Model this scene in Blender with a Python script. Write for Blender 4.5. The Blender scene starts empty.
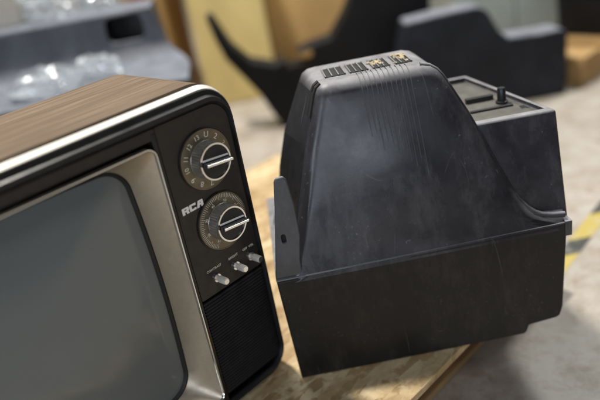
import bpy, bmesh, math, random
from mathutils import Vector, Matrix, noise
R = math.radians
random.seed(7)
S = bpy.context.scene
COL = S.collection

# ---------------------------------------------------------------- camera
F_PX, PITCH, ROLL, CAM_H = 661.8, 0.44215, -0.18725, 0.62968
fw = Vector((0, math.cos(PITCH), -math.sin(PITCH)))
rt0 = Vector((1, 0, 0)); up0 = rt0.cross(fw)
rt = rt0*math.cos(ROLL) + up0*math.sin(ROLL)
up = -rt0*math.sin(ROLL) + up0*math.cos(ROLL)
CAMP = Vector((0, 0, CAM_H))
cd = bpy.data.cameras.new('camera'); cam = bpy.data.objects.new('camera', cd); COL.objects.link(cam)
cam.matrix_world = Matrix(((rt.x, up.x, -fw.x, 0), (rt.y, up.y, -fw.y, 0), (rt.z, up.z, -fw.z, CAM_H), (0, 0, 0, 1)))
cd.sensor_width = 36; cd.lens = F_PX/600*36; cd.clip_start = .02; cd.clip_end = 200
cd.dof.use_dof = True; cd.dof.focus_distance = .83; cd.dof.aperture_fstop = 1.7; cd.dof.aperture_blades = 8
S.camera = cam

def at(px, py, Y):
    """world point seen at photo pixel (600x400) on the upright plane y = Y"""
    d = fw*F_PX + rt*(px-300) + up*(200-py)
    return CAMP + d*(Y/d.y)

# ---------------------------------------------------------------- helpers
def tag(o, label=None, cat=None, group=None, kind=None):
    if label: o['label'] = label
    if cat: o['category'] = cat
    if group: o['group'] = group
    if kind: o['kind'] = kind
    return o

def empty(name, loc, rz=0):
    o = bpy.data.objects.new(name, None); COL.objects.link(o)
    o.location = loc; o.rotation_euler = (0, 0, rz); o.empty_display_size = .05
    return o

def mk(name, verts, faces, mat, parent=None, smooth=False, bevel=0, seg=2, angle=35):
    me = bpy.data.meshes.new(name); me.from_pydata([tuple(v) for v in verts], [], faces); me.validate()
    bm = bmesh.new(); bm.from_mesh(me); bmesh.ops.recalc_face_normals(bm, faces=bm.faces); bm.to_mesh(me); bm.free()
    return link(name, me, mat, parent, smooth, bevel, seg, angle)

def link(name, me, mat, parent=None, smooth=False, bevel=0, seg=2, angle=35):
    o = bpy.data.objects.new(name, me); COL.objects.link(o)
    if mat: me.materials.clear(); me.materials.append(mat)
    if parent: o.parent = parent
    if smooth or bevel:
        for p in me.polygons: p.use_smooth = True
        try: me.set_sharp_from_angle(angle=R(angle))
        except Exception: pass
    if bevel:
        b = o.modifiers.new('bevel', 'BEVEL'); b.width = bevel; b.segments = seg; b.limit_method = 'ANGLE'; b.angle_limit = R(angle)
        b.harden_normals = True
    return o

class MB:
    def __init__(s): s.v = []; s.f = []
    def add(s, vs, fs):
        n = len(s.v); s.v += [tuple(v) for v in vs]; s.f += [tuple(i+n for i in f) for f in fs]
    def box(s, x0, x1, y0, y1, z0, z1):
        s.add([(x0,y0,z0),(x1,y0,z0),(x1,y1,z0),(x0,y1,z0),(x0,y0,z1),(x1,y0,z1),(x1,y1,z1),(x0,y1,z1)],
              [(0,3,2,1),(4,5,6,7),(0,1,5,4),(1,2,6,5),(2,3,7,6),(3,0,4,7)])
    def loft(s, loops, closed=True, cap0=False, cap1=False):
        n = len(loops[0]); base = len(s.v)
        for L in loops: s.v += [tuple(p) for p in L]
        for k in range(len(loops)-1):
            for i in range(n if closed else n-1):
                j = (i+1) % n
                s.f.append((base+k*n+i, base+k*n+j, base+(k+1)*n+j, base+(k+1)*n+i))
        if cap0: s.f.append(tuple(base+i for i in reversed(range(n))))
        if cap1: s.f.append(tuple(base+(len(loops)-1)*n+i for i in range(n)))
    def cyl(s, c, r, v0, v1, n=40, r1=None):
        """cylinder with axis along local y (panel normal); c = (x, z)"""
        r1 = r if r1 is None else r1
        s.loft([[(c[0]+r*math.cos(2*math.pi*i/n), v0, c[1]+r*math.sin(2*math.pi*i/n)) for i in range(n)],
                [(c[0]+r1*math.cos(2*math.pi*i/n), v1, c[1]+r1*math.sin(2*math.pi*i/n)) for i in range(n)]], True, True, True)
    def ring(s, c, ri, ro, v0, v1, n=56):
        C = lambda r, v: [(c[0]+r*math.cos(2*math.pi*i/n), v, c[1]+r*math.sin(2*math.pi*i/n)) for i in range(n)]
        s.loft([C(ri, v0), C(ro, v0), C(ro, v1), C(ri, v1), C(ri, v0)])
    def build(s, name, mat, parent=None, **k): return mk(name, s.v, s.f, mat, parent, **k)

def rrect(x0, x1, z0, z1, r, n=8, y=0.0):
    rs = r if isinstance(r, (tuple, list)) else (r,)*4   # br, tr, tl, bl
    P = []
    for (cx, cz, a0, q) in ((x1-rs[0], z0+rs[0], -90, rs[0]), (x1-rs[1], z1-rs[1], 0, rs[1]), (x0+rs[2], z1-rs[2], 90, rs[2]), (x0+rs[3], z0+rs[3], 180, rs[3])):
        for i in range(n+1):
            a = R(a0+90*i/n); P.append((cx+q*math.cos(a), y, cz+q*math.sin(a)))
    return P

def bool_cut(o, cutters):
    """cut solid meshes out of o and keep the plain result (no modifiers left)"""
    for c in cutters:
        m = o.modifiers.new('cut', 'BOOLEAN'); m.operation = 'DIFFERENCE'; m.object = c; m.solver = 'EXACT'
    bpy.context.view_layer.update()
    dg = bpy.context.evaluated_depsgraph_get()
    me = bpy.data.meshes.new_from_object(o.evaluated_get(dg))
    o.modifiers.clear(); o.data = me
    wn = o.modifiers.new('normals', 'WEIGHTED_NORMAL'); wn.keep_sharp = True
    for c in cutters: bpy.data.objects.remove(c, do_unlink=True)
    return o

def curve_mesh(cu):
    t = bpy.data.objects.new('tmp', cu); COL.objects.link(t); bpy.context.view_layer.update()
    me = bpy.data.meshes.new_from_object(t.evaluated_get(bpy.context.evaluated_depsgraph_get()))
    bpy.data.objects.remove(t, do_unlink=True)
    return me

def text_geo(body, size, shear=0):
    cu = bpy.data.curves.new('t', 'FONT'); cu.body = body; cu.size = size; cu.align_x = 'CENTER'; cu.align_y = 'CENTER'; cu.shear = shear
    cu.extrude = .00015; cu.resolution_u = 3
    me = curve_mesh(cu)
    return [v.co.copy() for v in me.vertices], [tuple(p.vertices) for p in me.polygons]

# ---------------------------------------------------------------- materials
def new_mat(name):
    m = bpy.data.materials.new(name); m.use_nodes = True
    nt = m.node_tree; return m, nt, nt.nodes['Principled BSDF']
def N(nt, t, **k):
    n = nt.nodes.new(t)
    for a, b in k.items(): setattr(n, a, b)
    return n
def coords(nt, scale=(1, 1, 1), rot=(0, 0, 0)):
    tc = N(nt, 'ShaderNodeTexCoord'); mp = N(nt, 'ShaderNodeMapping')
    mp.inputs['Scale'].default_value = scale; mp.inputs['Rotation'].default_value = rot
    nt.links.new(tc.outputs['Object'], mp.inputs['Vector']); return mp.outputs['Vector']
def noise_n(nt, vec, scale, detail=4, rough=.55, dist=0):
    n = N(nt, 'ShaderNodeTexNoise'); n.inputs['Scale'].default_value = scale; n.inputs['Detail'].default_value = detail
    n.inputs['Roughness'].default_value = rough; n.inputs['Distortion'].default_value = dist
    nt.links.new(vec, n.inputs['Vector']); return n.outputs['Fac']
def ramp(nt, fac, stops):
    r = N(nt, 'ShaderNodeValToRGB'); e = r.color_ramp.elements
    while len(e) < len(stops): e.new(.5)
    for el, (p, c) in zip(e, stops):
        el.position = p; el.color = (c, c, c, 1) if isinstance(c, (int, float)) else (*c, 1)
    nt.links.new(fac, r.inputs['Fac']); return r.outputs['Color']
def mixc(nt, fac, a, b, mode='MIX'):
    m = N(nt, 'ShaderNodeMix'); m.data_type = 'RGBA'; m.blend_type = mode
    for sock, v in ((m.inputs[0], fac), (m.inputs[6], a), (m.inputs[7], b)):
        if isinstance(v, (int, float)): sock.default_value = v
        elif isinstance(v, tuple): sock.default_value = (*v, 1)
        else: nt.links.new(v, sock)
    return m.outputs[2]
def bump(nt, b, h, strength=.2, dist=.001):
    n = N(nt, 'ShaderNodeBump'); n.inputs['Strength'].default_value = strength; n.inputs['Distance'].default_value = dist
    nt.links.new(h, n.inputs['Height']); nt.links.new(n.outputs['Normal'], b.inputs['Normal'])

def plain(name, col, rough=.5, metal=0, spec=.5, var=.15, nscale=40, coat=0, bmp=0):
    m, nt, b = new_mat(name)
    v = coords(nt); f = noise_n(nt, v, nscale, 5)
    dark = tuple(c*(1-var) for c in col); lite = tuple(min(1, c*(1+var)) for c in col)
    nt.links.new(ramp(nt, f, [(.3, dark), (.7, lite)]), b.inputs['Base Color'])
    nt.links.new(ramp(nt, noise_n(nt, v, nscale*.6, 6), [(.3, max(.02, rough-.07)), (.7, min(1, rough+.07))]), b.inputs['Roughness'])
    b.inputs['Metallic'].default_value = metal; b.inputs['Specular IOR Level'].default_value = spec
    b.inputs['Coat Weight'].default_value = coat
    if bmp: bump(nt, b, noise_n(nt, v, nscale*6, 3), bmp, .0006)
    return m

def worn_plastic(name, col, dust=(.2, .19, .18), dust_amt=.5, rough=.4, scratch=True, spec=None):
    """moulded dark plastic: cloudy scuffs, dust lying on upward faces, fine scratches"""
    m, nt, b = new_mat(name)
    v = coords(nt)
    big = noise_n(nt, v, 9, 6, .6, .4); fine = noise_n(nt, v, 70, 5, .7)
    base = mixc(nt, ramp(nt, big, [(.35, 0), (.75, 1)]), tuple(c*.75 for c in col), tuple(c*1.5 for c in col))
    geo = N(nt, 'ShaderNodeNewGeometry'); sx = N(nt, 'ShaderNodeSeparateXYZ'); nt.links.new(geo.outputs['Normal'], sx.inputs[0])
    upf = ramp(nt, sx.outputs['Z'], [(.45, 0), (.95, dust_amt)])
    dn = ramp(nt, noise_n(nt, v, 26, 8, .68, .3), [(.3, .35), (.72, 1)])
    dm = mixc(nt, 1.0, upf, dn, 'MULTIPLY')
    scuff = ramp(nt, noise_n(nt, coords(nt, (1, 1, .35)), 19, 10, .76, .15), [(.50, 0), (.74, .15 if scratch else .04)])
    specks = ramp(nt, noise_n(nt, v, 240, 2, .5), [(.66, 0), (.76, .5)])
    dm2 = mixc(nt, 1.0, mixc(nt, 1.0, dm, scuff, 'ADD'), mixc(nt, 1.0, specks, ramp(nt, big, [(.5, 0), (.65, 1)]), 'MULTIPLY'), 'ADD')
    colr = mixc(nt, dm2, base, dust)
    if scratch:
        sv = coords(nt, (1, 1, 1), (.2, .7, .3))
        w = N(nt, 'ShaderNodeTexVoronoi'); w.feature = 'DISTANCE_TO_EDGE'; w.inputs['Scale'].default_value = 9
        mp = coords(nt, (1.0, 1.0, .30), (.3, .5, .2)); nz = N(nt, 'ShaderNodeTexNoise'); nz.inputs['Scale'].default_value = 5; nt.links.new(mp, nz.inputs['Vector'])
        nt.links.new(mixc(nt, .18, mp, nz.outputs['Color']), w.inputs['Vector'])
        line = ramp(nt, w.outputs['Distance'], [(0, 1), (.004, 0)])
        line = mixc(nt, 1.0, line, ramp(nt, noise_n(nt, sv, 14, 3), [(.54, 0), (.66, .30)]), 'MULTIPLY')
        colr = mixc(nt, line, colr, (.22, .21, .2))
    b.inputs['Specular IOR Level'].default_value = spec if spec else (.5 if scratch else .22)
    nt.links.new(colr, b.inputs['Base Color'])
    rr = mixc(nt, dm2, ramp(nt, big, [(.3, rough-.1), (.7, rough+.12)]), (.85, .85, .85))
    nt.links.new(rr, b.inputs['Roughness'])
    bump(nt, b, fine, .18, .0005)
    return m

def wood_veneer():
    m, nt, b = new_mat('walnut_veneer')
    v = coords(nt, (.5, 13, 13)); f = noise_n(nt, v, 9, 9, .68, 1.1)
    v2 = coords(nt, (1.5, 70, 70)); g = noise_n(nt, v2, 6, 4, .6)
    c = ramp(nt, f, [(.22, (.066, .040, .024)), (.42, (.145, .096, .060)), (.58, (.22, .156, .104)), (.8, (.31, .235, .165))])
    c = mixc(nt, ramp(nt, g, [(.42, 0), (.68, .75)]), c, (.085, .055, .036))
    nt.links.new(c, b.inputs['Base Color']); b.inputs['Roughness'].default_value = .42
    bump(nt, b, g, .12, .0004); return m

def osb():
    m, nt, b = new_mat('strand_board')
    tot = None
    for k, (rot, sc) in enumerate(((.3, (9, 34, 9)), (1.5, (10, 38, 9)), (2.5, (8, 30, 9)))):
        vo = N(nt, 'ShaderNodeTexVoronoi'); vo.inputs['Scale'].default_value = 2.2
        nt.links.new(coords(nt, sc, (0, 0, rot)), vo.inputs['Vector'])
        sp = N(nt, 'ShaderNodeSeparateColor'); nt.links.new(vo.outputs['Color'], sp.inputs[0])
        c = ramp(nt, sp.outputs[k], [(0, (.38, .26, .125)), (.5, (.60, .46, .26)), (1, (.75, .63, .42))])
        tot = c if tot is None else mixc(nt, ramp(nt, noise_n(nt, coords(nt), 22+9*k, 3), [(.46, 0), (.54, 1)]), tot, c)
    stain = ramp(nt, noise_n(nt, coords(nt), 7, 5, .65), [(.35, (.55, .45, .35)), (.6, (1, 1, 1))])
    tot = mixc(nt, 1.0, tot, stain, 'MULTIPLY')
    nt.links.new(tot, b.inputs['Base Color']); b.inputs['Roughness'].default_value = .7
    bump(nt, b, noise_n(nt, coords(nt, (9, 34, 9), (0, 0, .9)), 6, 4), .35, .002); return m

def concrete():
    m, nt, b = new_mat('concrete_floor')
    v = coords(nt)
    a = ramp(nt, noise_n(nt, v, 1.7, 9, .68), [(.3, (.35, .312, .270)), (.7, (.47, .43, .385))])
    s = ramp(nt, noise_n(nt, v, 19, 10, .74, .2), [(.33, (.66, .58, .50)), (.55, (1, 1, 1))])
    c = mixc(nt, 1.0, a, s, 'MULTIPLY')
    k = ramp(nt, noise_n(nt, coords(nt, (1, 2.4, 1), (0, 0, .75)), 17, 9, .8, .3), [(.60, 0), (.70, .7)])
    c = mixc(nt, k, c, (.13, .11, .095))
    nt.links.new(c, b.inputs['Base Color'])
    nt.links.new(ramp(nt, noise_n(nt, v, 6, 5), [(.3, .35), (.7, .6)]), b.inputs['Roughness'])
    bump(nt, b, noise_n(nt, v, 90, 6), .2, .001); return m

def timber(name, c0, c1):
    m, nt, b = new_mat(name)
    f = noise_n(nt, coords(nt, (2, 22, 22)), 5, 6, .6, .5)
    nt.links.new(ramp(nt, f, [(.3, c0), (.7, c1)]), b.inputs['Base Color']); b.inputs['Roughness'].default_value = .75
    bump(nt, b, f, .2, .001); return m

def card(name, col):
    m, nt, b = new_mat(name)
    f = noise_n(nt, coords(nt, (1, 1, .4)), 7, 6, .6)
    c = ramp(nt, f, [(.3, tuple(x*.82 for x in col)), (.7, tuple(min(1, x*1.1) for x in col))])
    w = N(nt, 'ShaderNodeTexWave'); w.inputs['Scale'].default_value = 60; nt.links.new(coords(nt), w.inputs['Vector'])
    nt.links.new(c, b.inputs['Base Color']); b.inputs['Roughness'].default_value = .8
    bump(nt, b, w.outputs['Fac'], .05, .001); return m

def film():
    """clear polythene film: mostly see-through, mirror-like at its creases"""
    m, nt, b = new_mat('clear_film')
    out = nt.nodes['Material Output']; nt.nodes.remove(b)
    tr = N(nt, 'ShaderNodeBsdfTransparent'); gl = N(nt, 'ShaderNodeBsdfGlossy'); df = N(nt, 'ShaderNodeBsdfTranslucent')
    gl.inputs['Roughness'].default_value = .2; gl.inputs['Color'].default_value = (.9, .92, .95, 1); tr.inputs['Color'].default_value = (.93, .95, .97, 1); df.inputs['Color'].default_value = (.8, .82, .85, 1)
    lw = N(nt, 'ShaderNodeLayerWeight'); lw.inputs['Blend'].default_value = .42
    m1 = N(nt, 'ShaderNodeMixShader'); m2 = N(nt, 'ShaderNodeMixShader'); m2.inputs[0].default_value = .40
    nt.links.new(ramp(nt, lw.outputs['Facing'], [(0, .16), (1, .8)]), m1.inputs[0])
    nt.links.new(tr.outputs[0], m1.inputs[1]); nt.links.new(gl.outputs[0], m1.inputs[2])
    nt.links.new(m1.outputs[0], m2.inputs[1]); nt.links.new(df.outputs[0], m2.inputs[2])
    nt.links.new(m2.outputs[0], out.inputs['Surface']); return m

def hazard():
    m, nt, b = new_mat('hazard_tape')
    w = N(nt, 'ShaderNodeTexWave'); w.wave_type = 'BANDS'; w.bands_direction = 'DIAGONAL'; w.wave_profile = 'SAW'
    w.inputs['Scale'].default_value = 3.4; w.inputs['Phase Offset'].default_value = 1.0
    nt.links.new(coords(nt, (1, 1, 0)), w.inputs['Vector'])
    c = ramp(nt, w.outputs['Fac'], [(.0, (.46, .36, .09)), (.62, (.46, .36, .09)), (.64, (.05, .05, .045)), (1, (.05, .05, .045))])
    c = mixc(nt, ramp(nt, noise_n(nt, coords(nt), 30, 7, .7), [(.52, 0), (.7, .6)]), c, (.45, .43, .4))
    nt.links.new(c, b.inputs['Base Color']); b.inputs['Roughness'].default_value = .5; return m

M = dict(
    veneer=wood_veneer(), osb=osb(), floor=concrete(), hazard=hazard(), film=film(),
    silver=plain('brushed_silver', (.60, .57, .52), .50, .35, nscale=7, var=.03),
    knurl=plain('dull_knurled_metal', (.34, .335, .325), .34, .85, nscale=40, var=.15),
    chrome=plain('chrome', (.93, .92, .9), .12, 1, nscale=50, var=.03),
    champagne=plain('champagne_bezel', (.47, .405, .315), .36, .65, nscale=180, var=.05),
    dialplate=plain('bronze_dial', (.20, .17, .12), .36, .75, nscale=150, var=.12),
    black=plain('black_plastic', (.012, .012, .013), .38, nscale=70, var=.3),
    gap=plain('shadow_gap_plastic', (.008, .008, .008), .6),
    panel=plain('dark_brown_panel', (.021, .0175, .0155), .42, nscale=120, var=.2, bmp=.05),
    grille=plain('grille_plastic', (.010, .010, .011), .5, nscale=90, var=.2),
    white=plain('white_print', (.93, .92, .90), .5, var=.03),
    ivory=plain('ivory_print', (.75, .71, .61), .5, var=.04),
    cover=worn_plastic('worn_black_plastic', (.026, .025, .030), (.33, .325, .345), .85, .28),
    skirt=worn_plastic('worn_brown_black_plastic', (.011, .0098, .0088), (.17, .14, .11), .3, .46, spec=.28),
    flange=worn_plastic('dust_greyed_plastic', (.055, .057, .064), (.30, .30, .32), .7, .45),
    ribs=worn_plastic('lit_rib_plastic', (.050, .050, .055), (.30, .30, .32), .7, .42),  # grey paler than the cover, painting the light caught along the ribs
    tray=worn_plastic('dusty_plastic', (.035, .034, .031), (.15, .145, .13), .9, .65, False),
    hole=plain('deep_black', (.006, .006, .006), .7),  # flat black for the dark inside openings
    greyshell=worn_plastic('blue_grey_plastic', (.042, .046, .058), (.30, .32, .37), .6, .5, False),
    darkshell=worn_plastic('charcoal_plastic', (.012, .014, .020), (.34, .35, .40), .8, .55, False),
    blackshell=worn_plastic('black_shell_plastic', (.006, .006, .007), (.03, .03, .032), .2, .55, False),
    card_y=card('pale_yellow_card', (.78, .62, .26)), card_b=card('brown_card', (.42, .25, .085)), card_t=card('tan_card', (.48, .31, .13)),
    card_g=card('grey_card', (.42, .39, .34)), tape=plain('packing_tape', (.45, .33, .17), .25), redink=plain('red_ink', (.30, .06, .03), .6),
    mint=plain('grey_green_steel', (.33, .38, .37), .45, nscale=8, var=.1),
    pine=timber('pine', (.24, .15, .065), (.40, .27, .13)), orange_pine=timber('orange_pine', (.34, .20, .075), (.48, .31, .13)),
    foam=plain('yellowed_foam', (.40, .32, .18), .8, nscale=300, var=.4),
)
# screen glass
m, nt, b = new_mat('picture_tube_glass')
nt.links.new(ramp(nt, noise_n(nt, coords(nt), 5, 4), [(.3, (.150, .172, .180)), (.7, (.170, .192, .198))]), b.inputs['Base Color'])
nt.links.new(ramp(nt, noise_n(nt, coords(nt), 9, 6, .6), [(.3, .10), (.7, .2)]), b.inputs['Roughness'])
b.inputs['Specular IOR Level'].default_value = .6; M['glass'] = m

# ---------------------------------------------------------------- the television
YAW = R(41.808)
U = Vector((math.cos(YAW), math.sin(YAW), 0)); V = Vector((-U.y, U.x, 0))
P0 = Vector((-.0578, .7829, 0))
TW, TD, TH = .605, .193, .44
tv = empty('television', P0 - U*TW/2 + V*TD/2, YAW)
tag(tv, 'wood-grain cabinet television with grey picture tube and two round channel dials', 'television')
OX, OY = TW/2, -TD/2
def T(pts): return [(p[0]+OX, p[1]+OY, p[2]) for p in pts]
class TB(MB):
    def build(s, name, mat, parent=tv, **k): return mk(name, T(s.v), s.f, mat, parent, **k)

def case_loop(y, ins, n=10):
    si = ins*.36 if ins > .004 else ins*.5      # the frame is much thinner at the sides than on top
    return rrect(-TW+si, -si, ins*.6, TH-ins, max(.008, .046-ins*.7), n, y)
b_ = TB()
b_.loft([case_loop(.0205, .003), case_loop(.0205, 0), case_loop(.10, 0), case_loop(TD-.004, 0), case_loop(TD, .004)], True, False, True)
b_.build('cabinet', M['veneer'], smooth=True, angle=30)
b_ = TB(); b_.loft([case_loop(.0225, .0075), case_loop(.010, .0075)], True); b_.build('shadow_gap', M['gap'], smooth=True)
b_ = TB(); b_.loft([case_loop(.0120, .0080), case_loop(.0120, .0014), case_loop(.0108, .0010), case_loop(.0046, .0054), case_loop(.0052, .0066), case_loop(.0060, .0150)], True)
b_.build('silver_trim', M['silver'], smooth=True, angle=25)
# black front frame: raised lip, then sunk face with an opening for the bezel
b_ = TB(); b_.loft([case_loop(.0058, .0064), case_loop(.0042, .0074), case_loop(.0034, .0138), case_loop(.0005, .0150), case_loop(-.0012, .0160), case_loop(-.0012, .0215), case_loop(.0035, .0255), case_loop(.0050, .0262)], True)
b_.build('front_frame', M['black'], smooth=True, angle=40)
# back cover, tapered picture tube housing behind the cabinet
b_ = TB(); b_.loft([rrect(-TW+.02, -.02, .015, TH-.03, .03, 6, TD-.001), rrect(-TW+.05, -.05, .03, TH-.09, .03, 6, TD+.07), rrect(-TW+.17, -.17, .06, TH-.16, .03, 6, TD+.15)], True, False, True)
b_.build('back_cover', M['black'], smooth=True, bevel=.004)

BX0, BX1, BZ0, BZ1 = -.582, -.122, .028, .397
SX0, SX1, SZ0, SZ1 = -.5575, -.1465, .047, .3790
# sunk panel right of the bezel (separate sheet below the grille level)
PR = -.0098
b_ = TB(); b_.loft([rrect(-.1135, PR, .1785, TH-.0264, (.002, .027, .002, .002), 8, .0035), rrect(-.1135, PR, .1785, TH-.0264, (.002, .027, .002, .002), 8, .010)], True, True, True)
panel = b_.build('control_panel', M['panel'], smooth=True, angle=40)
b_ = TB(); b_.box(-TW+.010, -.1138, .0036, .010, .4005, TH-.0264); b_.build('top_rail', M['panel'], bevel=.0006)
b_ = TB(); b_.box(-.121, -.010, .0102, .0115, .02, .41); b_.build('front_backing', M['gap'])
b_ = TB(); b_.box(-TW+.010, -.1138, .0036, .010, .0165, .0270); b_.build('bottom_rail', M['panel'], bevel=.0006)
b_ = TB(); b_.box(-TW+.010, -.5835, .0036, .010, .0275, .4000); b_.build('side_rail', M['panel'], bevel=.0006)

# bezel: chrome lip and champagne funnel
def bulged(x0, x1, z0, z1, r, y, bl=.006, n=10, m=10):
    """rounded rectangle whose sides bow out, like a picture tube"""
    P = []
    cs = rrect(x0, x1, z0, z1, r, n, y); k = n+1
    def side(a, b2, nx, nz):
        out = []
        for i in range(1, m):
            t = i/m; h = bl*(1-(2*t-1)**2)
            out.append((a[0]+(b2[0]-a[0])*t+nx*h, y, a[2]+(b2[2]-a[2])*t+nz*h))
        return out
    c = [cs[i*k:(i+1)*k] for i in range(4)]
    P += c[0] + side(c[0][-1], c[1][0], 1, 0) + c[1] + side(c[1][-1], c[2][0], 0, 1) + c[2] + side(c[2][-1], c[3][0], -1, 0) + c[3] + side(c[3][-1], c[0][0], 0, -1)
    return P
ol = lambda y, d: bulged(BX0+d, BX1-d, BZ0+d, BZ1-d, max(.004, .013-d), y, 0)
il = lambda y, d: bulged(SX0+d, SX1-d, SZ0+d, SZ1-d, .034-d, y, .0045)
b_ = TB(); b_.loft([ol(.009, -.001), ol(-.0030, 0), ol(-.0042, .0007), ol(-.0042, .0018), ol(-.0030, .0024), ol(.001, .0026)]); bez_lip = b_.build('bezel_lip', M['chrome'], smooth=True, angle=50)
b_ = TB(); b_.loft([ol(-.0008, .0023), il(.030, -.002), il(.034, -.001), il(.036, .001)]); b_.build('bezel', M['champagne'], smooth=True, angle=50)
b_ = TB(); b_.loft([il(.0335, -.0022), il(.0325, .001), il(.036, .004), il(.040, .004)]); b_.build('tube_gasket', M['gap'], smooth=True)
# glass: concentric loops bulging to the front
loops = []; cx, cz = (SX0+SX1)/2, (SZ0+SZ1)/2
base = il(.036, .0015)
for s in [1, .985, .96, .92, .86, .78, .68, .56, .43, .29, .15, .04]:
    loops.append([(cx+(p[0]-cx)*s, .037-.024*(1-s**2.0), cz+(p[2]-cz)*s) for p in base])
b_ = TB(); b_.loft(loops, True, False, True); b_.build('picture_tube', M['glass'], smooth=True, angle=80)
# dark strip between bezel and panel
b_ = TB(); b_.box(-.1205, -.1142, .0028, .010, .026, .408); b_.build('panel_edge', M['black'], bevel=.0008)

# louvred speaker grille
b_ = TB()
z = .0275; top = .1765
while z < top-.002:
    b_.add([(-.1130, .0075, z), (-.1130, .0030, z+.0006), (-.1130, .0048, z+.0032), (-.1130, .0085, z+.0034),
            (-.0104, .0075, z), (-.0104, .0030, z+.0006), (-.0104, .0048, z+.0032), (-.0104, .0085, z+.0034)],
           [(0, 1, 2, 3), (7, 6, 5, 4), (0, 4, 5, 1), (1, 5, 6, 2), (2, 6, 7, 3), (3, 7, 4, 0)])
    z += .0046
b_.build('speaker_grille', M['grille'], bevel=.0004, seg=1)

# dials
FV = .0035   # face of the control panel
def dial(name, c, numerals):
    b_ = TB(); b_.ring(c, .012, .0385, FV-.0002, FV-.0012); b_.build(name+'_well', M['black'], smooth=True)
    b_ = TB(); b_.ring(c, .010, .0365, FV-.0012, FV-.0032); b_.ring(c, .0362, .0372, FV-.001, FV-.0036)
    pl = b_.build(name, M['dialplate'], smooth=True, angle=30)
    vs, fs = [], []
    def put(geo, ang, rad, yoff):
        g, f = geo; n = len(vs); a = R(ang)
        for p in g:
            x, zz = p.x, p.y+rad
            vs.append((c[0]+x*math.cos(a)+zz*math.sin(a), FV-.0034-p.z-yoff, c[1]-x*math.sin(a)+zz*math.cos(a)))
        fs.extend([tuple(i+n for i in q) for q in f])
    if numerals:
        for k, t in enumerate(['U', '2', '3', '4', '5', '6', '7', '8', '9', '10', '11', '12', '13']):
            put(text_geo(t, .0098 if len(t) < 2 else .0085), 15+k*360/13, .0300, 0)
        mk('channel_numerals', T(vs), fs, M['ivory'], pl)
    else:
        bar = MB(); 
        for k in range(70):
            a = -150+k*300/69; L = .0045 if k % 5 else .0065; w = .00022
            g = [Vector((-w, -L, 0)), Vector((w, -L, 0)), Vector((w, 0, 0)), Vector((-w, 0, 0)), Vector((-w, -L, .0004)), Vector((w, -L, .0004)), Vector((w, 0, .0004)), Vector((-w, 0, .0004))]
            put((g, [(0, 3, 2, 1), (4, 5, 6, 7), (0, 1, 5, 4), (1, 2, 6, 5), (2, 3, 7, 6), (3, 0, 4, 7)]), a, .0355, 0)
        for k, t in enumerate(['14', '20', '30', '40', '50', '60', '70', '83']):
            put(text_geo(t, .0050), -150+k*300/7, .0262, 0)
        mk('tuning_scale', T(vs), fs, M['ivory'], pl)
    # knob: knurled silver skirt, silver rim ring, black face, raised grip
    n = 96; b_ = TB(); v0, v1 = FV-.0025, FV-.0205
    L = lambda r, v, kn=0: [(c[0]+(r-(kn if i % 2 else 0))*math.cos(2*math.pi*i/n), v, c[1]+(r-(kn if i % 2 else 0))*math.sin(2*math.pi*i/n)) for i in range(n)]
    b_.loft([L(.0238, v0), L(.0238, v0-.001), L(.0236, v0-.002, .0006), L(.0229, v1+.002, .0006), L(.0227, v1+.001)], True, True, True)
    kn = b_.build(name.split('_')[0]+'_knob', M['knurl'], smooth=True, angle=25)
    b_ = TB(); b_.ring(c, .0206, .0226, v1+.0005, v1-.0012, n); b_.build('knob_rim', M['chrome'], kn, smooth=True, angle=30)
    b_ = TB(); b_.cyl(c, .0208, v1+.004, v1+.0003, n); b_.build('knob_face', M['black'], kn, smooth=True, angle=30)
    # grip blade, slightly turned
    th = R(7); cx_, sx_ = math.cos(th), math.sin(th)
    def rot(p): return (c[0]+p[0]*cx_+p[2]*sx_, p[1], c[1]-p[0]*sx_+p[2]*cx_)
    g = MB(); g.box(-.0195, .0200, v1-.0085, v1+.0005, -.0026, .0026)
    mk('knob_grip', T([rot(p) for p in g.v]), g.f, M['black'], kn, bevel=.0008)
    g = MB(); g.box(-.0192, .0197, v1-.0098, v1-.0082, -.0016, .0016); mk('grip_edge', T([rot(p) for p in g.v]), g.f, M['chrome'], kn, bevel=.0005)
    g = MB(); g.box(-.0190, .0190, v1-.0014, v1+.0008, .0036, .0056); mk('pointer_line', T([rot(p) for p in g.v]), g.f, M['white'], kn, bevel=.0003)  # white stands in for the bright reflection on a silver bar
    return pl
dial('channel_dial', (-.0575, .3530), True)
dial('tuning_dial', (-.0555, .2680), False)

# three small silver control knobs with their printed words
for u_, word in ((-.0835, 'CONTRAST'), (-.0510, 'BRIGHT'), (-.0245, 'OFF  VOL')):
    c = (u_, .1985); n = 32
    b_ = TB(); b_.cyl(c, .0056, FV+.001, FV-.0022, n); k0 = b_.build('control_knob', M['chrome'], smooth=True, angle=30)
    b_ = TB(); L = lambda r, v, q=0: [(c[0]+(r-(q if i % 2 else 0))*math.cos(2*math.pi*i/n), v, c[1]+(r-(q if i % 2 else 0))*math.sin(2*math.pi*i/n)) for i in range(n)]
    b_.loft([L(.0034, FV-.002), L(.0034, FV-.006), L(.0047, FV-.0065, .0004), L(.0046, FV-.0185, .0004), L(.0040, FV-.0195)], True, True, True)
    b_.build('knob_shaft', M['silver'], k0, smooth=True, angle=25)
    b_ = TB(); b_.cyl(c, .0036, FV-.0190, FV-.0200, n); b_.build('knob_cap', M['chrome'], k0, smooth=True, angle=30)
    g, f = text_geo(word, .0046)
    mk('lettering', T([(u_+p.x*1.0-.001, FV-.0002-p.z, .2125+p.y) for p in g]), f, M['ivory'], tv)

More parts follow.
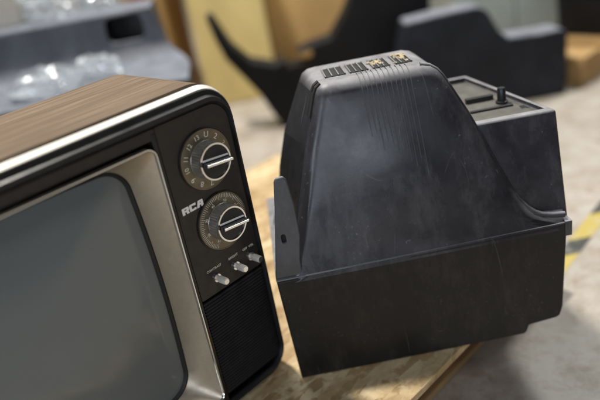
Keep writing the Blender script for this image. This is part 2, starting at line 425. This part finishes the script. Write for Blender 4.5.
# three-letter block logo
def poly_letters():
    cu = bpy.data.curves.new('logo', 'CURVE'); cu.dimensions = '2D'; cu.fill_mode = 'BOTH'; cu.extrude = .00025
    h = .0088
    def spl(pts, ox):
        s = cu.splines.new('POLY'); s.points.add(len(pts)-1); s.use_cyclic_u = True
        for q, (x, y) in zip(s.points, pts): q.co = (ox+x*h, y*h, 0, 1)
    W = 1.2
    spl([(0, 0), (0, .93), (.06, 1), (1.02, 1), (1.15, .88), (1.15, .50), (1.02, .40), (1.15, 0), (.72, 0), (.64, .34), (.40, .34), (.40, 0)], 0)
    spl([(.40, .58), (.40, .74), (.76, .74), (.76, .58)], 0)
    spl([(.06, .0), (-.02, .1), (-.02, .88), (.1, 1), (1.10, 1), (1.10, .68), (.76, .68), (.76, .74), (.36, .74), (.36, .27), (.76, .27), (.76, .34), (1.10, .34), (1.10, .08), (1.0, 0)], (W+.07)*h)
    spl([(0, 0), (.30, .92), (.42, 1), (1.08, 1), (1.16, .92), (1.16, 0), (.77, 0), (.77, .30), (.50, .30), (.40, 0)], (2*W+.06)*h)
    spl([(.57, .54), (.63, .74), (.77, .74), (.77, .54)], (2*W+.06)*h)
    me = curve_mesh(cu)
    return [v.co.copy() for v in me.vertices], [tuple(p.vertices) for p in me.polygons]
g, f = poly_letters()
mk('logo', T([(-.1075+p.x, FV-.0006-p.z, .2995+p.y) for p in g]), f, M['white'], tv)

# ---------------------------------------------------------------- the loose rear cover
SYAW = R(.826)
SU = Vector((math.cos(SYAW), math.sin(SYAW), 0)); SV = Vector((-SU.y, SU.x, 0))
Q0 = Vector((-.0445, .7443, 0))
cov = empty('rear_cover', Q0 + SU*.19 + SV*.12, SYAW)
tag(cov, 'scuffed black plastic television back cover with tall ribbed hump, standing beside the television', 'tv cover')
def K(pts): return [(p[0]-.19, p[1]-.12, p[2]) for p in pts]

sk = [(0, 0), (.325, 0), (.3285, .004), (.332, .014), (.372, .018), (.377, .021), (.381, .036), (.3865, .168), (-.006, .165)]
b_ = MB(); b_.loft([[(p[0], 0.0, p[1]) for p in sk], [(p[0], .26, p[1]) for p in sk]], True, True, True)
mk('skirt', K(b_.v), b_.f, M['skirt'], cov, bevel=.003, seg=3)
b_ = MB(); b_.add([(-.0062, -.0002, .1655), (.3870, -.0002, .1680), (.3870, .262, .1680), (-.0062, .262, .1655), (-.0064, .0006, .1675), (.3875, .0006, .1702), (.3875, .262, .1702), (-.0064, .262, .1675)],
                  [(0, 3, 2, 1), (4, 5, 6, 7), (0, 1, 5, 4), (1, 2, 6, 5), (2, 3, 7, 6), (3, 0, 4, 7)])
b_.box(.383, .3925, -.0010, .03, .150, .1720)
mk('rim', K(b_.v), b_.f, M['cover'], cov, bevel=.0006, seg=2)

lean = lambda z: .0012 + (z-.168)*.258
front = [(.008, .160), (.020, .182), (.034, .226), (.049, .269), (.066, .324), (.079, .359), (.0885, .386), (.0925, .393), (.099, .3975), (.108, .3985), (.17, .3985), (.229, .3985), (.240, .3955), (.2485, .389),
         (.2545, .3805), (.262, .366), (.279, .331), (.294, .296), (.309, .257), (.323, .224), (.3315, .208), (.340, .1965), (.349, .189), (.359, .1845), (.372, .1825), (.387, .1815), (.388, .160)]
back = [(-.002, .160), (.005, .182), (.020, .222), (.028, .262), (.044, .312), (.063, .350), (.078, .381), (.083, .389), (.091, .3935), (.101, .3945), (.17, .3945), (.226, .3945), (.237, .3915), (.2455, .385),
        (.2515, .3765), (.259, .362), (.276, .327), (.291, .292), (.306, .253), (.320, .220), (.3285, .204), (.337, .1925), (.346, .185), (.356, .1805), (.369, .1785), (.384, .1775), (.385, .160)]
def densify(P, n=3):
    out = []
    for a, b2 in zip(P, P[1:]):
        m = n if math.dist(a, b2) > .02 else 1
        out += [(a[0]+(b2[0]-a[0])*i/m, a[1]+(b2[1]-a[1])*i/m) for i in range(m)]
    return out+[P[-1]]
fp, bp = [], []
for i in range(len(front)-1):
    m = 3 if math.dist(front[i], front[i+1]) > .02 else 1
    for k in range(m):
        for src, dst in ((front, fp), (back, bp)):
            dst.append((src[i][0]+(src[i+1][0]-src[i][0])*k/m, src[i][1]+(src[i+1][1]-src[i][1])*k/m))
fp.append(front[-1]); bp.append(back[-1])
def inset(P, d):
    out = []
    for i, p in enumerate(P):
        a = P[max(0, i-2)]; b2 = P[min(len(P)-1, i+2)]
        t = Vector((b2[0]-a[0], b2[1]-a[1])); t.normalize(); nrm = Vector((t.y, -t.x))
        q = (p[0]+nrm.x*d, p[1]+nrm.y*d)
        if p[1] <= .1605: q = (q[0], p[1])
        out.append(q)
    return out
RB = .016; loops = []
clip1 = lambda t: max(-1, min(1, t))
bulge = lambda u, z: .0050*(1-clip1((u-.185)/.145)**2)**2*(1-clip1((z-.275)/.120)**2)**2
cu_, cz_ = .19, .24
f0 = inset(fp, RB)
for s_ in (.10, .22, .34, .46, .58, .70, .81, .91):
    q_ = [(cu_+(p[0]-cu_)*s_, cz_+(p[1]-cz_)*s_) for p in f0]
    loops.append([(u, lean(z)-bulge(u, z), z) for u, z in q_])
for a_ in (0, 18, 36, 54, 72, 90):
    d_ = RB*(1-math.sin(R(a_))); q_ = inset(fp, d_)
    loops.append([(p[0], lean(p[1])+RB*(1-math.cos(R(a_))), p[1]) for p in q_])
loops.append([(p[0], .100, p[1]) for p in [((a[0]+b2[0])/2, (a[1]+b2[1])/2) for a, b2 in zip(fp, bp)]])
loops.append([(p[0], .172, p[1]) for p in bp]); loops.append([(p[0], .175, p[1]) for p in inset(bp, .003)])
b_ = MB(); b_.loft(loops, True, True, True)
hump = mk('hump', K(b_.v), b_.f, M['cover'], cov, smooth=True, angle=42)
bpy.context.view_layer.update(); cov_m = cov.matrix_world.copy()
# four louvred vents across the top: black plates painting the dark of open slots, crossed by bars
topz = lambda v: .3985-(v-.06)*.0348
for (u0, u1) in ((.108, .134), (.141, .164), (.172, .193), (.202, .222)):
    b_ = MB(); q = lambda u, v, o: (u, v, topz(v)+o)
    def slab_(x0, x1, v0, v1, o0, o1):
        b_.loft([[q(x0, v0, o0), q(x1, v0, o0), q(x1, v1, o0), q(x0, v1, o0)], [q(x0, v0, o1), q(x1, v0, o1), q(x1, v1, o1), q(x0, v1, o1)]], True, True, True)
    slab_(u0, u1, .094, .143, -.002, .0006)
    v_ = mk('top_vent_dark', K(b_.v), b_.f, M['hole'], cov)
    b_ = MB(); g_ = (u1-u0)/3
    for k in range(4): slab_(u0+g_*k-.0009, u0+g_*k+.0009, .093, .144, .0002, .0021)
    mk('vent_bars', K(b_.v), b_.f, M['cover'], v_, bevel=.0004, seg=1)

# fine vertical ribs moulded on the hump, running over its top edge
b_ = MB()
for k in range(11):
    u_ = .1475+k*.0063; zb = .318-.050*(k/10)+.010*math.sin(k*2.3); w = .0010
    path = [(zb, lean(zb)+.0009), (zb+.03, lean(zb+.03)-.0006), (.362, lean(.362)-.0006), (.3815, lean(.3815)-.0004), (.3895, lean(.3905)+.0016), (.3950, lean(.3985)+.0052), (.3978, lean(.3985)+.0098), (.3990, lean(.3985)+.0160), (.3993, .086)]
    path = [(z, v-bulge(u_, z)) if z < .39 else (z, v) for z, v in path]
    dxs = [.0035*(1-(z-zb)/(.40-zb)) for z, v in path]
    b_.loft([[(u_-w+dx, v+.0012, z-.0012) for (z, v), dx in zip(path, dxs)], [(u_-w*.5+dx, v-.0005, z+.0003) for (z, v), dx in zip(path, dxs)],
             [(u_+w*.5+dx, v-.0005, z+.0003) for (z, v), dx in zip(path, dxs)], [(u_+w+dx, v+.0015, z-.0015) for (z, v), dx in zip(path, dxs)]], False)
mk('moulded_ribs', K(b_.v), b_.f, M['ribs'], cov, smooth=True, angle=60)
# black louvres added to darken the left side of the hump
b_ = MB(); ns = 9
for k in range(ns):
    t0_, t1_ = k/ns, (k+.80)/ns
    st = []
    for i in range(1, 7):
        uf, z = front[i]; ub, zb_ = back[i]
        P_ = lambda t, o: (uf+(ub-uf)*t-o, (lean(z)+.016)*(1-t)+.160*t, z+(zb_-z)*t+o*.3)
        st.append([P_(t0_, -.001), P_(t0_, .0012), P_(t1_, .0020), P_(t1_, -.001)])
    b_.loft(st, True, True, True)
mk('side_dark_louvres', K(b_.v), b_.f, M['black'], cov)
b_ = MB()
for t0_, t1_ in ((.10, .17), (.21, .28)):
    st = []
    for i in range(5, 9):
        uf, z = front[i]; ub, zb_ = back[i]
        P_ = lambda t, ox, oz: (uf+(ub-uf)*t-ox, lean(z)*(1-t)+.175*t, z+(zb_-z)*t+oz)
        oz = .0010 if i > 6 else .0004
        st.append([P_(t0_, -.002, -.002), P_(t0_, .0008, oz), P_(t1_, .0008, oz), P_(t1_, -.002, -.002)])
    b_.loft(st, True, True, True)
mk('shoulder_slots_dark', K(b_.v), b_.f, M['hole'], cov)  # raised black strips in place of the shade inside slots
# raised bead following the hump's right-hand slope down to the foot
bead = [(p[0], lean(p[1])-.0005, p[1]) for p in front[11:26]]
b_ = MB(); n = 8
loops = []
for i, p in enumerate(bead):
    a = Vector(bead[max(0, i-1)]); c2 = Vector(bead[min(len(bead)-1, i+1)]); t = (c2-a).normalized(); s1 = t.cross(Vector((0, 1, 0))).normalized(); s2 = s1.cross(t)
    off = Vector((-.0022, .0130, -.0022)) if i < len(bead)-5 else Vector((-.001, .010-.0015*(i-len(bead)+5), -.003))
    loops.append([tuple(Vector(p)+off+(s1*math.cos(2*math.pi*k/n)+s2*math.sin(2*math.pi*k/n))*.0042) for k in range(n)])
b_.loft(loops, True, True, True); mk('edge_bead', K(b_.v), b_.f, M['cover'], cov, smooth=True, angle=60)

# screw flange on the left with its hole
fl = [(-.0065, .168), (.010, .262), (.0165, .305), (.0195, .310), (.0285, .311), (.0325, .306), (.0365, .268), (.036, .226), (.030, .19), (.030, .168)]
b_ = MB(); b_.loft([[(p[0], .003, p[1]) for p in fl], [(p[0], .008, p[1]) for p in fl]], True, True, True)
flange = mk('screw_flange', K(b_.v), b_.f, M['flange'], cov, bevel=.0016, seg=2)
cuts = []; c = MB(); c.loft([rrect(.0115, .0180, .2185, .2325, .003, 4, -.02), rrect(.0115, .0180, .2185, .2325, .003, 4, .0072)], True, True, True)
o = mk('cutter', K(c.v), c.f, M['hole']); o.matrix_world = cov_m; cuts.append(o)
c_ = MB(); c_.loft([rrect(.0105, .019, .2175, .2335, .003, 4, .0069), rrect(.0105, .019, .2175, .2335, .003, 4, .0079)], True, True, True)
bool_cut(flange, cuts); flange.data.materials.clear(); flange.data.materials.append(M['flange'])
mk('flange_hole', K(c_.v), c_.f, M['hole'], cov)

# terminal box behind, with a dusty sunk tray on top
b_ = MB()
bot = [(.345, .012, .160), (.3945, .012, .160), (.352, .26, .160), (.20, .26, .160)]
top_ = [(.278, .050, .3115), (.3950, .050, .3105), (.340, .25, .316), (.19, .25, .316)]
b_.loft([bot, top_], True, True, True)
box = mk('terminal_box', K(b_.v), b_.f, M['cover'], cov, bevel=.004, seg=3)
t0 = [(.272, .060, .300), (.3830, .060, .300), (.334, .240, .304), (.215, .240, .304)]
t1 = [(p[0], p[1], p[2]+.03) for p in t0]
c = MB(); c.loft([t0, t1], True, True, True); o = mk('cutter', K(c.v), c.f, M['hole']); o.matrix_world = cov_m
bool_cut(box, [o]); box.data.materials.clear(); box.data.materials.append(M['cover'])
for p in box.data.polygons: p.use_smooth = True
box.data.set_sharp_from_angle(angle=R(35))
b_ = MB(); b_.loft([[(p[0], p[1], p[2]-.001) for p in t0], [(p[0], p[1], p[2]+.0045) for p in t0]], True, True, True)
mk('terminal_tray', K(b_.v), b_.f, M['tray'], cov)
for bx_ in ((.305, .345, .143, .150, .302, .3135), (.2990, .3590, .105, .110, .300, .3085), (.364, .376, .088, .102, .300, .3055)):
    b_ = MB(); b_.box(*bx_); mk('terminal_bar', K(b_.v), b_.f, M['black'], cov, bevel=.001)
b_ = MB(); n = 20
b_.loft([[(.350+r*math.cos(2*math.pi*i/n), .125+r*math.sin(2*math.pi*i/n), z) for i in range(n)] for r, z in ((.0085, .300), (.0085, .309), (.0062, .3095), (.0058, .3265), (.0048, .3280))], True, True, True)
mk('terminal_post', K(b_.v), b_.f, M['black'], cov, smooth=True, angle=40)

# crumbled foam lying in two of the vent slots
random.seed(3); b_ = MB()
for i in range(34):
    c = Vector((random.choice((.178, .182, .206, .212, .216))+random.gauss(0, .004), .125+random.gauss(0, .012), .3955+random.random()*.002)); r = .0008+random.random()*.0016
    bm = bmesh.new(); bmesh.ops.create_icosphere(bm, subdivisions=1, radius=r)
    b_.add([tuple(c+Vector((v.co.x*1.5, v.co.y*1.7, v.co.z*.8))*(1+.7*random.random())) for v in bm.verts], [tuple(v.index for v in q.verts) for q in bm.faces]); bm.free()
o = mk('foam_residue', b_.v, b_.f, M['foam']); o.matrix_world = cov_m @ Matrix.Translation((-.19, -.12, 0))
tag(o, 'crumbled yellowish foam residue lying in the vent slots on top of the black cover', 'foam residue')

# ---------------------------------------------------------------- board and pallet under them
def loc(u, v, z=0): return P0 + U*u + V*v + Vector((0, 0, z))
sheet = [(-.75, -.19), (.46, -.19), (.585, .62), (-.75, .62)]
b_ = MB(); L = lambda z: [(u, v, z) for u, v in sheet]
b_.loft([L(-.0115), L(-.0005)], True, True, True)
o = mk('strand_board', b_.v, b_.f, M['osb'], None, bevel=.0012)
o.location = P0; o.rotation_euler = (0, 0, YAW)
tag(o, 'yellowish oriented strand board sheet under the television and the black cover', 'wood board')
pal = empty('wooden_pallet', loc(-.1, .2, -.085), YAW)
tag(pal, 'low wooden pallet carrying the strand board sheet under the television', 'pallet')
def PB(u0, u1, v0, v1, z0, z1, name):
    z0 *= .67; z1 *= .67
    m_ = MB(); m_.box(u0+.1, u1+.1, v0-.2, v1-.2, z0, z1); return mk(name, m_.v, m_.f, M['pine'], pal, bevel=.003)
for v0 in (-.100, .17, .49): PB(-.70, .42, v0, v0+.045, .020, .0905, 'stringer')
for u0 in (-.70, -.48, -.26, -.04, .16, .34): PB(u0, u0+.09, -.115, .60, .0910, .1078, 'deck_board')
for v0 in (-.160, .15, .47): PB(-.70, .42, v0, v0+.09, .002, .0195, 'bottom_board')

# ---------------------------------------------------------------- floor
b_ = MB(); b_.add([(-9, -6, -.085), (9, -6, -.085), (9, 12, -.085), (-9, 12, -.085)], [(0, 1, 2, 3)])
o = mk('floor', b_.v, b_.f, M['floor']); tag(o, kind='structure')
# hazard tape
b_ = MB(); b_.loft([[(x, y, z) for x in (-.4, .9)] for y, z in ((-.033, .0008), (.033, .0008))], False)
vs = []; fs = []
b_ = MB(); b_.box(-.20, .9, -.017, .017, .0, .0006)
o = mk('hazard_tape', b_.v, b_.f, M['hazard']); o.location = (.546, 1.117, -.0847); o.rotation_euler = (0, 0, R(45))
tag(o, 'worn yellow and black striped warning tape stuck on the concrete floor', 'floor tape')

# ---------------------------------------------------------------- background shells
# blue-grey housing behind the television: skirt, flange, curved wall, top
def prof(t):   # t = 0 right end ... 1 left ; returns (y,z) profile
    top_back = 1.86+.30*min(1, t*1.4)
    return [(1.50, -.085), (1.50, .262), (1.505, .272), (1.515, .276), (1.60, .279), (1.665, .283), (1.70, .290), (1.725, .304), (1.742, .328), (1.752, .365), (1.762, .405), (1.768, .413), (1.778, .416), (top_back, .416), (top_back+.02, .40), (top_back+.04, -.085)]
NX = 26; loops = []
flare = [.0, .0, 0, 0, .002, .010, .025, .045, .062, .074, .082, .084, .085, .085, .085, .085]
for i in range(NX+1):
    t = i/NX; pr = prof(t)
    loops.append([(-.198-fl_*(1-t)-t*.95, y+.0, z) for (y, z), fl_ in zip(pr, flare)])
b_ = MB(); b_.loft(loops, False, False, False)
n = len(flare); b_.f.append(tuple(range(n))); b_.f.append(tuple(reversed(range(NX*n, NX*n+n))))
b_.f += [(k*n, (k+1)*n, (k+1)*n+n-1, k*n+n-1) for k in range(NX)]
g_root = empty('grey_housing', (-.65, 1.75, -.085))
gv = [(p[0]+.65, p[1]-1.75, p[2]+.085) for p in b_.v]
gh = mk('shell', gv, b_.f, M['greyshell'], g_root, smooth=True, angle=50)
tag(g_root, 'blue-grey plastic housing with a black rectangular opening, behind the television', 'tv housing')
bpy.context.view_layer.update()
c = MB(); c.loft([rrect(-.409, -.312, .337, .402, .019, 6, 1.70), rrect(-.409, -.312, .337, .402, .019, 6, 1.83)], True, True, True)
o = mk('cutter', c.v, c.f, M['hole']); bool_cut(gh, [o]); gh.data.materials.clear(); gh.data.materials.append(M['greyshell'])
for p in gh.data.polygons: p.use_smooth = True
gh.data.set_sharp_from_angle(angle=R(40))
LL = lambda d, y: [(p[0]+.65, p[1]-1.75, p[2]+.085) for p in rrect(-.409+d, -.312-d, .337+d, .402-d, .019, 6, y)]
c = MB(); c.loft([LL(.0004, 1.765), LL(.0004, 1.828), LL(.03, 1.829)], True, False, True); mk('opening_dark_backing', c.v, c.f, M['hole'], g_root)  # black backing paints the darkness seen through the opening

# dark charcoal housing upper right
def slab(name, px, Y, depth, mat, bevel, label, cat, taper=.0, floor_snap=True, cut=None, part='shell'):
    pts = [at(x, y, Y) for x, y in px]
    cx = sum(p.x for p in pts)/len(pts)
    root = empty(name, (cx, Y+depth/2, -.085)); tag(root, label, cat)
    fr = [(p.x-cx, -depth/2, max(p.z, -.085)+.085) for p in pts]
    bk = [(x*(1-taper), depth/2, z*(1-taper*.5)) for x, y, z in fr]
    b = MB(); b.loft([fr, bk], True, True, True)
    o = mk(part, b.v, b.f, mat, root, bevel=bevel, seg=3, angle=25)
    if cut:
        bpy.context.view_layer.update()
        q = [at(x, y, Y) for x, y in cut]; c = MB()
        c.loft([[(p.x, Y-.05, p.z) for p in q], [(p.x, Y+depth+.05, p.z+.0) for p in q]], True, True, True)
        k = mk('cutter', c.v, c.f, M['hole']); bool_cut(o, [k]); o.data.materials.clear(); o.data.materials.append(mat)
    return root, o
r_, o_ = slab('charcoal_housing', [(405, 23), (440, 14), (476, 6), (484, 8), (490, 14), (500, 31), (508, 37), (540, 33), (562, 28), (569, 33), (567, 94), (560, 103), (480, 125), (392, 150)], 1.90, .09, M['darkshell'], .012,
     'charcoal plastic housing with a stepped top, behind the black cover', 'tv housing')
# black broken shell with a raised arm
r_, o_ = slab('black_shell', [(205, 17), (211, 17), (220, 30), (231, 46), (250, 62), (275, 66), (296, 54), (310, 46), (332, 38), (345, 14), (356, -16), (430, -16), (430, 100), (330, 128), (300, 140), (286, 134), (272, 112), (262, 97), (243, 77), (226, 60), (215, 40)], 2.08, .09, M['blackshell'], .006,
     'black open plastic shell with a thin raised arm, in front of the cardboard boxes', 'tv housing', cut=[(284, 57), (312, 49), (315, 62), (288, 68)])

# cartons
def carton(name, x0, x1, y0, depth, h, mat, label, rz=0, base=-.085, red=False):
    w = x1-x0; root = empty(name, ((x0+x1)/2, y0+depth/2, base), rz); tag(root, label, 'cardboard box', 'cardboard boxes in the background')
    b = MB(); b.box(-w/2, w/2, -depth/2, depth/2, 0, h); mk('carton_body', b.v, b.f, mat, root, bevel=.005)
    b = MB(); b.box(-w/2+.004, w/2-.004, -depth/2+.002, -.0015, h+.0005, h+.004); mk('flap', b.v, b.f, mat, root)
    b = MB(); b.box(-w/2+.004, w/2-.004, .0015, depth/2-.002, h+.0005, h+.004); mk('flap', b.v, b.f, mat, root)
    b = MB(); b.box(-w/2-.001, w/2+.001, -.03, .03, h+.0045, h+.005); b.box(w/2+.0006, w/2+.0012, -.03, .03, h-.08, h+.005); b.box(-w/2-.0012, -w/2-.0006, -.03, .03, h-.08, h+.005)
    mk('tape', b.v, b.f, M['tape'], root)
    if red:
        b = MB(); b.loft([rrect(*red, .01, 5, -depth/2-.0012), rrect(*red, .01, 5, -depth/2-.0002)], True, True, True); mk('printed_mark', b.v, b.f, M['redink'], root)
    return root
carton('brown_box', -.70, -.335, 2.42, .45, .62, M['card_b'], 'brown cardboard box with a red mark, behind the grey housing', R(-3), red=(.075, .135, .43, .47))
carton('yellow_box', -.270, .000, 2.47, .35, .66, M['card_y'], 'pale yellow cardboard box standing between two brown ones', R(0))
carton('tan_box', -.01, .56, 2.86, .45, .60, M['card_t'], 'tan cardboard box behind the black open shell', R(3))

# grey-green steel cabinet
ca = empty('steel_cabinet', (.94, 2.72, -.085)); tag(ca, 'grey-green steel cabinet standing behind the charcoal housing', 'cabinet')
b = MB(); b.box(-.23, .23, -.2, .2, .03, 1.25); mk('cabinet_body', b.v, b.f, M['mint'], ca, bevel=.006)
b = MB(); b.box(-.222, -.003, -.212, -.2015, .06, 1.22); mk('cabinet_door', b.v, b.f, M['mint'], ca, bevel=.003)
b = MB(); b.box(.003, .222, -.212, -.2015, .06, 1.22); mk('cabinet_door', b.v, b.f, M['mint'], ca, bevel=.003)
b = MB(); b.box(-.21, .21, -.18, .18, 0, .0295); mk('plinth', b.v, b.f, M['black'], ca)

# second pallet with a black crate added for a dark gap, right background
p2 = empty('orange_pallet', (.925, 1.93, -.085), R(40)); tag(p2, 'orange-brown wooden pallet on the floor at the right, under the added black crate', 'pallet')
for v0 in (0, .2, .42):
    b = MB(); b.box(0, 1.0, v0*.42, v0*.42+.05, .016, .072); mk('stringer', b.v, b.f, M['orange_pine'], p2, bevel=.003)
for k in range(6):
    b = MB(); b.box(k*.18, k*.18+.12, -.005, .235, .0725, .094); mk('deck_board', b.v, b.f, M['orange_pine'], p2, bevel=.003)
for v0 in (-.004, .2, .4):
    b = MB(); b.box(0, 1.0, v0*.38, v0*.38+.07, .0, .0155); mk('bottom_board', b.v, b.f, M['orange_pine'], p2, bevel=.002)
cr = empty('added_dark_crate', (1.165, 2.27, +.0095), R(40)); tag(cr, 'added black crate filling the dark gap beside the cabinet, on the orange-brown pallet', 'crate')
b = MB(); b.loft([rrect2 for rrect2 in [[(x, y, z) for x, y in ((-s, -s*.5), (s, -s*.5), (s, s*.5), (-s, s*.5))] for s, z in ((.17, 0), (.19, .30), (.20, .30), (.20, .325), (.185, .325), (.165, .01))]], True, True, True)
mk('crate_body', b.v, b.f, M['blackshell'], cr, bevel=.004)

# ---------------------------------------------------------------- crumpled film bags and a small box on the grey housing
def crumple(name, c, size, seed, label, rz=0):
    bm = bmesh.new(); bmesh.ops.create_icosphere(bm, subdivisions=4, radius=1)
    off = Vector((seed*3.1, seed*1.7, seed*2.3))
    for v in bm.verts:
        p = v.co.copy()
        r = .85 + .42*noise.noise(p*1.4+off) + .42*(.45-abs(noise.noise(p*2.6+off))) + .30*(.4-abs(noise.noise(p*5.2-off)))
        q = p*r; q.z = max(q.z, -.55)
        v.co = Vector((q.x*size[0], q.y*size[1], (q.z+.55)*size[2]))
    me = bpy.data.meshes.new(name); bm.to_mesh(me); bm.free()
    o = link(name, me, M['film']); o.location = c; o.rotation_euler = (0, 0, rz); tag(o, label, 'plastic bag', 'crumpled clear plastic bags around the grey housing')
    return o
crumple('plastic_bag', (-.545, 1.60, .278), (.075, .055, .040), 1, 'crumpled clear plastic bag right behind the television top')
crumple('plastic_bag', (-.435, 1.66, .282), (.055, .045, .034), 4, 'small flat crumpled clear plastic film to the right of the bag behind the television')
crumple('plastic_bag', (-.560, 1.90, .416), (.085, .09, .075), 2, 'large crumpled clear plastic bag on top of the blue-grey housing beside the grey carton')
crumple('plastic_bag', (-.430, 1.88, .416), (.042, .045, .05), 3, 'small crumpled clear plastic bag on the housing above the black opening')
carton('grey_box', -.86, -.645, 1.84, .2, .16, M['card_g'], 'small grey-beige cardboard box on top of the blue-grey housing', R(4), base=.4165)

# ---------------------------------------------------------------- light
w = bpy.data.worlds.new('World'); S.world = w; w.use_nodes = True
bg = w.node_tree.nodes['Background']; bg.inputs[0].default_value = (.82, .90, 1.0, 1); bg.inputs[1].default_value = .035
def area(name, loc_, target, size, power, col=(1, .95, .87), sy=None):
    l = bpy.data.lights.new(name, 'AREA'); l.energy = power; l.color = col; l.size = size
    if sy: l.shape = 'RECTANGLE'; l.size_y = sy
    o = bpy.data.objects.new(name, l); COL.objects.link(o); o.location = loc_
    d = Vector(target)-Vector(loc_); o.rotation_euler = d.to_track_quat('-Z', 'Y').to_euler(); return o
area('overhead_and_fill_lamp', (-.52, 1.58, 3.05), (.1, .8, 0), .26, 128, (1, .955, .87), .22)
area('overhead_and_fill_lamp', (-.6, 3.6, 3.6), (-.4, 2.6, 0), 1.2, 34, (1, .97, .92))
area('overhead_and_fill_lamp', (2.0, 2.7, 3.5), (.8, 1.4, 0), 1.0, 98, (.96, 1, .97))
area('overhead_and_fill_lamp', (1.3, -1.0, 3.2), (.1, .6, .2), 1.0, 15, (1, .96, .90))  # fill added behind the camera to brighten the television front and floor
area('window_light', (-2.8, -2.0, 1.1), (.1, .8, .3), 1.2, 45, (.78, .88, 1.0))

area('rear_sheen_fill', (-.5, -5.0, 1.6), (.1, .9, .3), 3.0, 70, (.80, .88, 1.0), .9)  # unseen area light added behind the camera to give the hump its sheen

S.view_settings.view_transform = 'Standard'; S.view_settings.look = 'None'; S.view_settings.exposure = 0; S.view_settings.gamma = 1
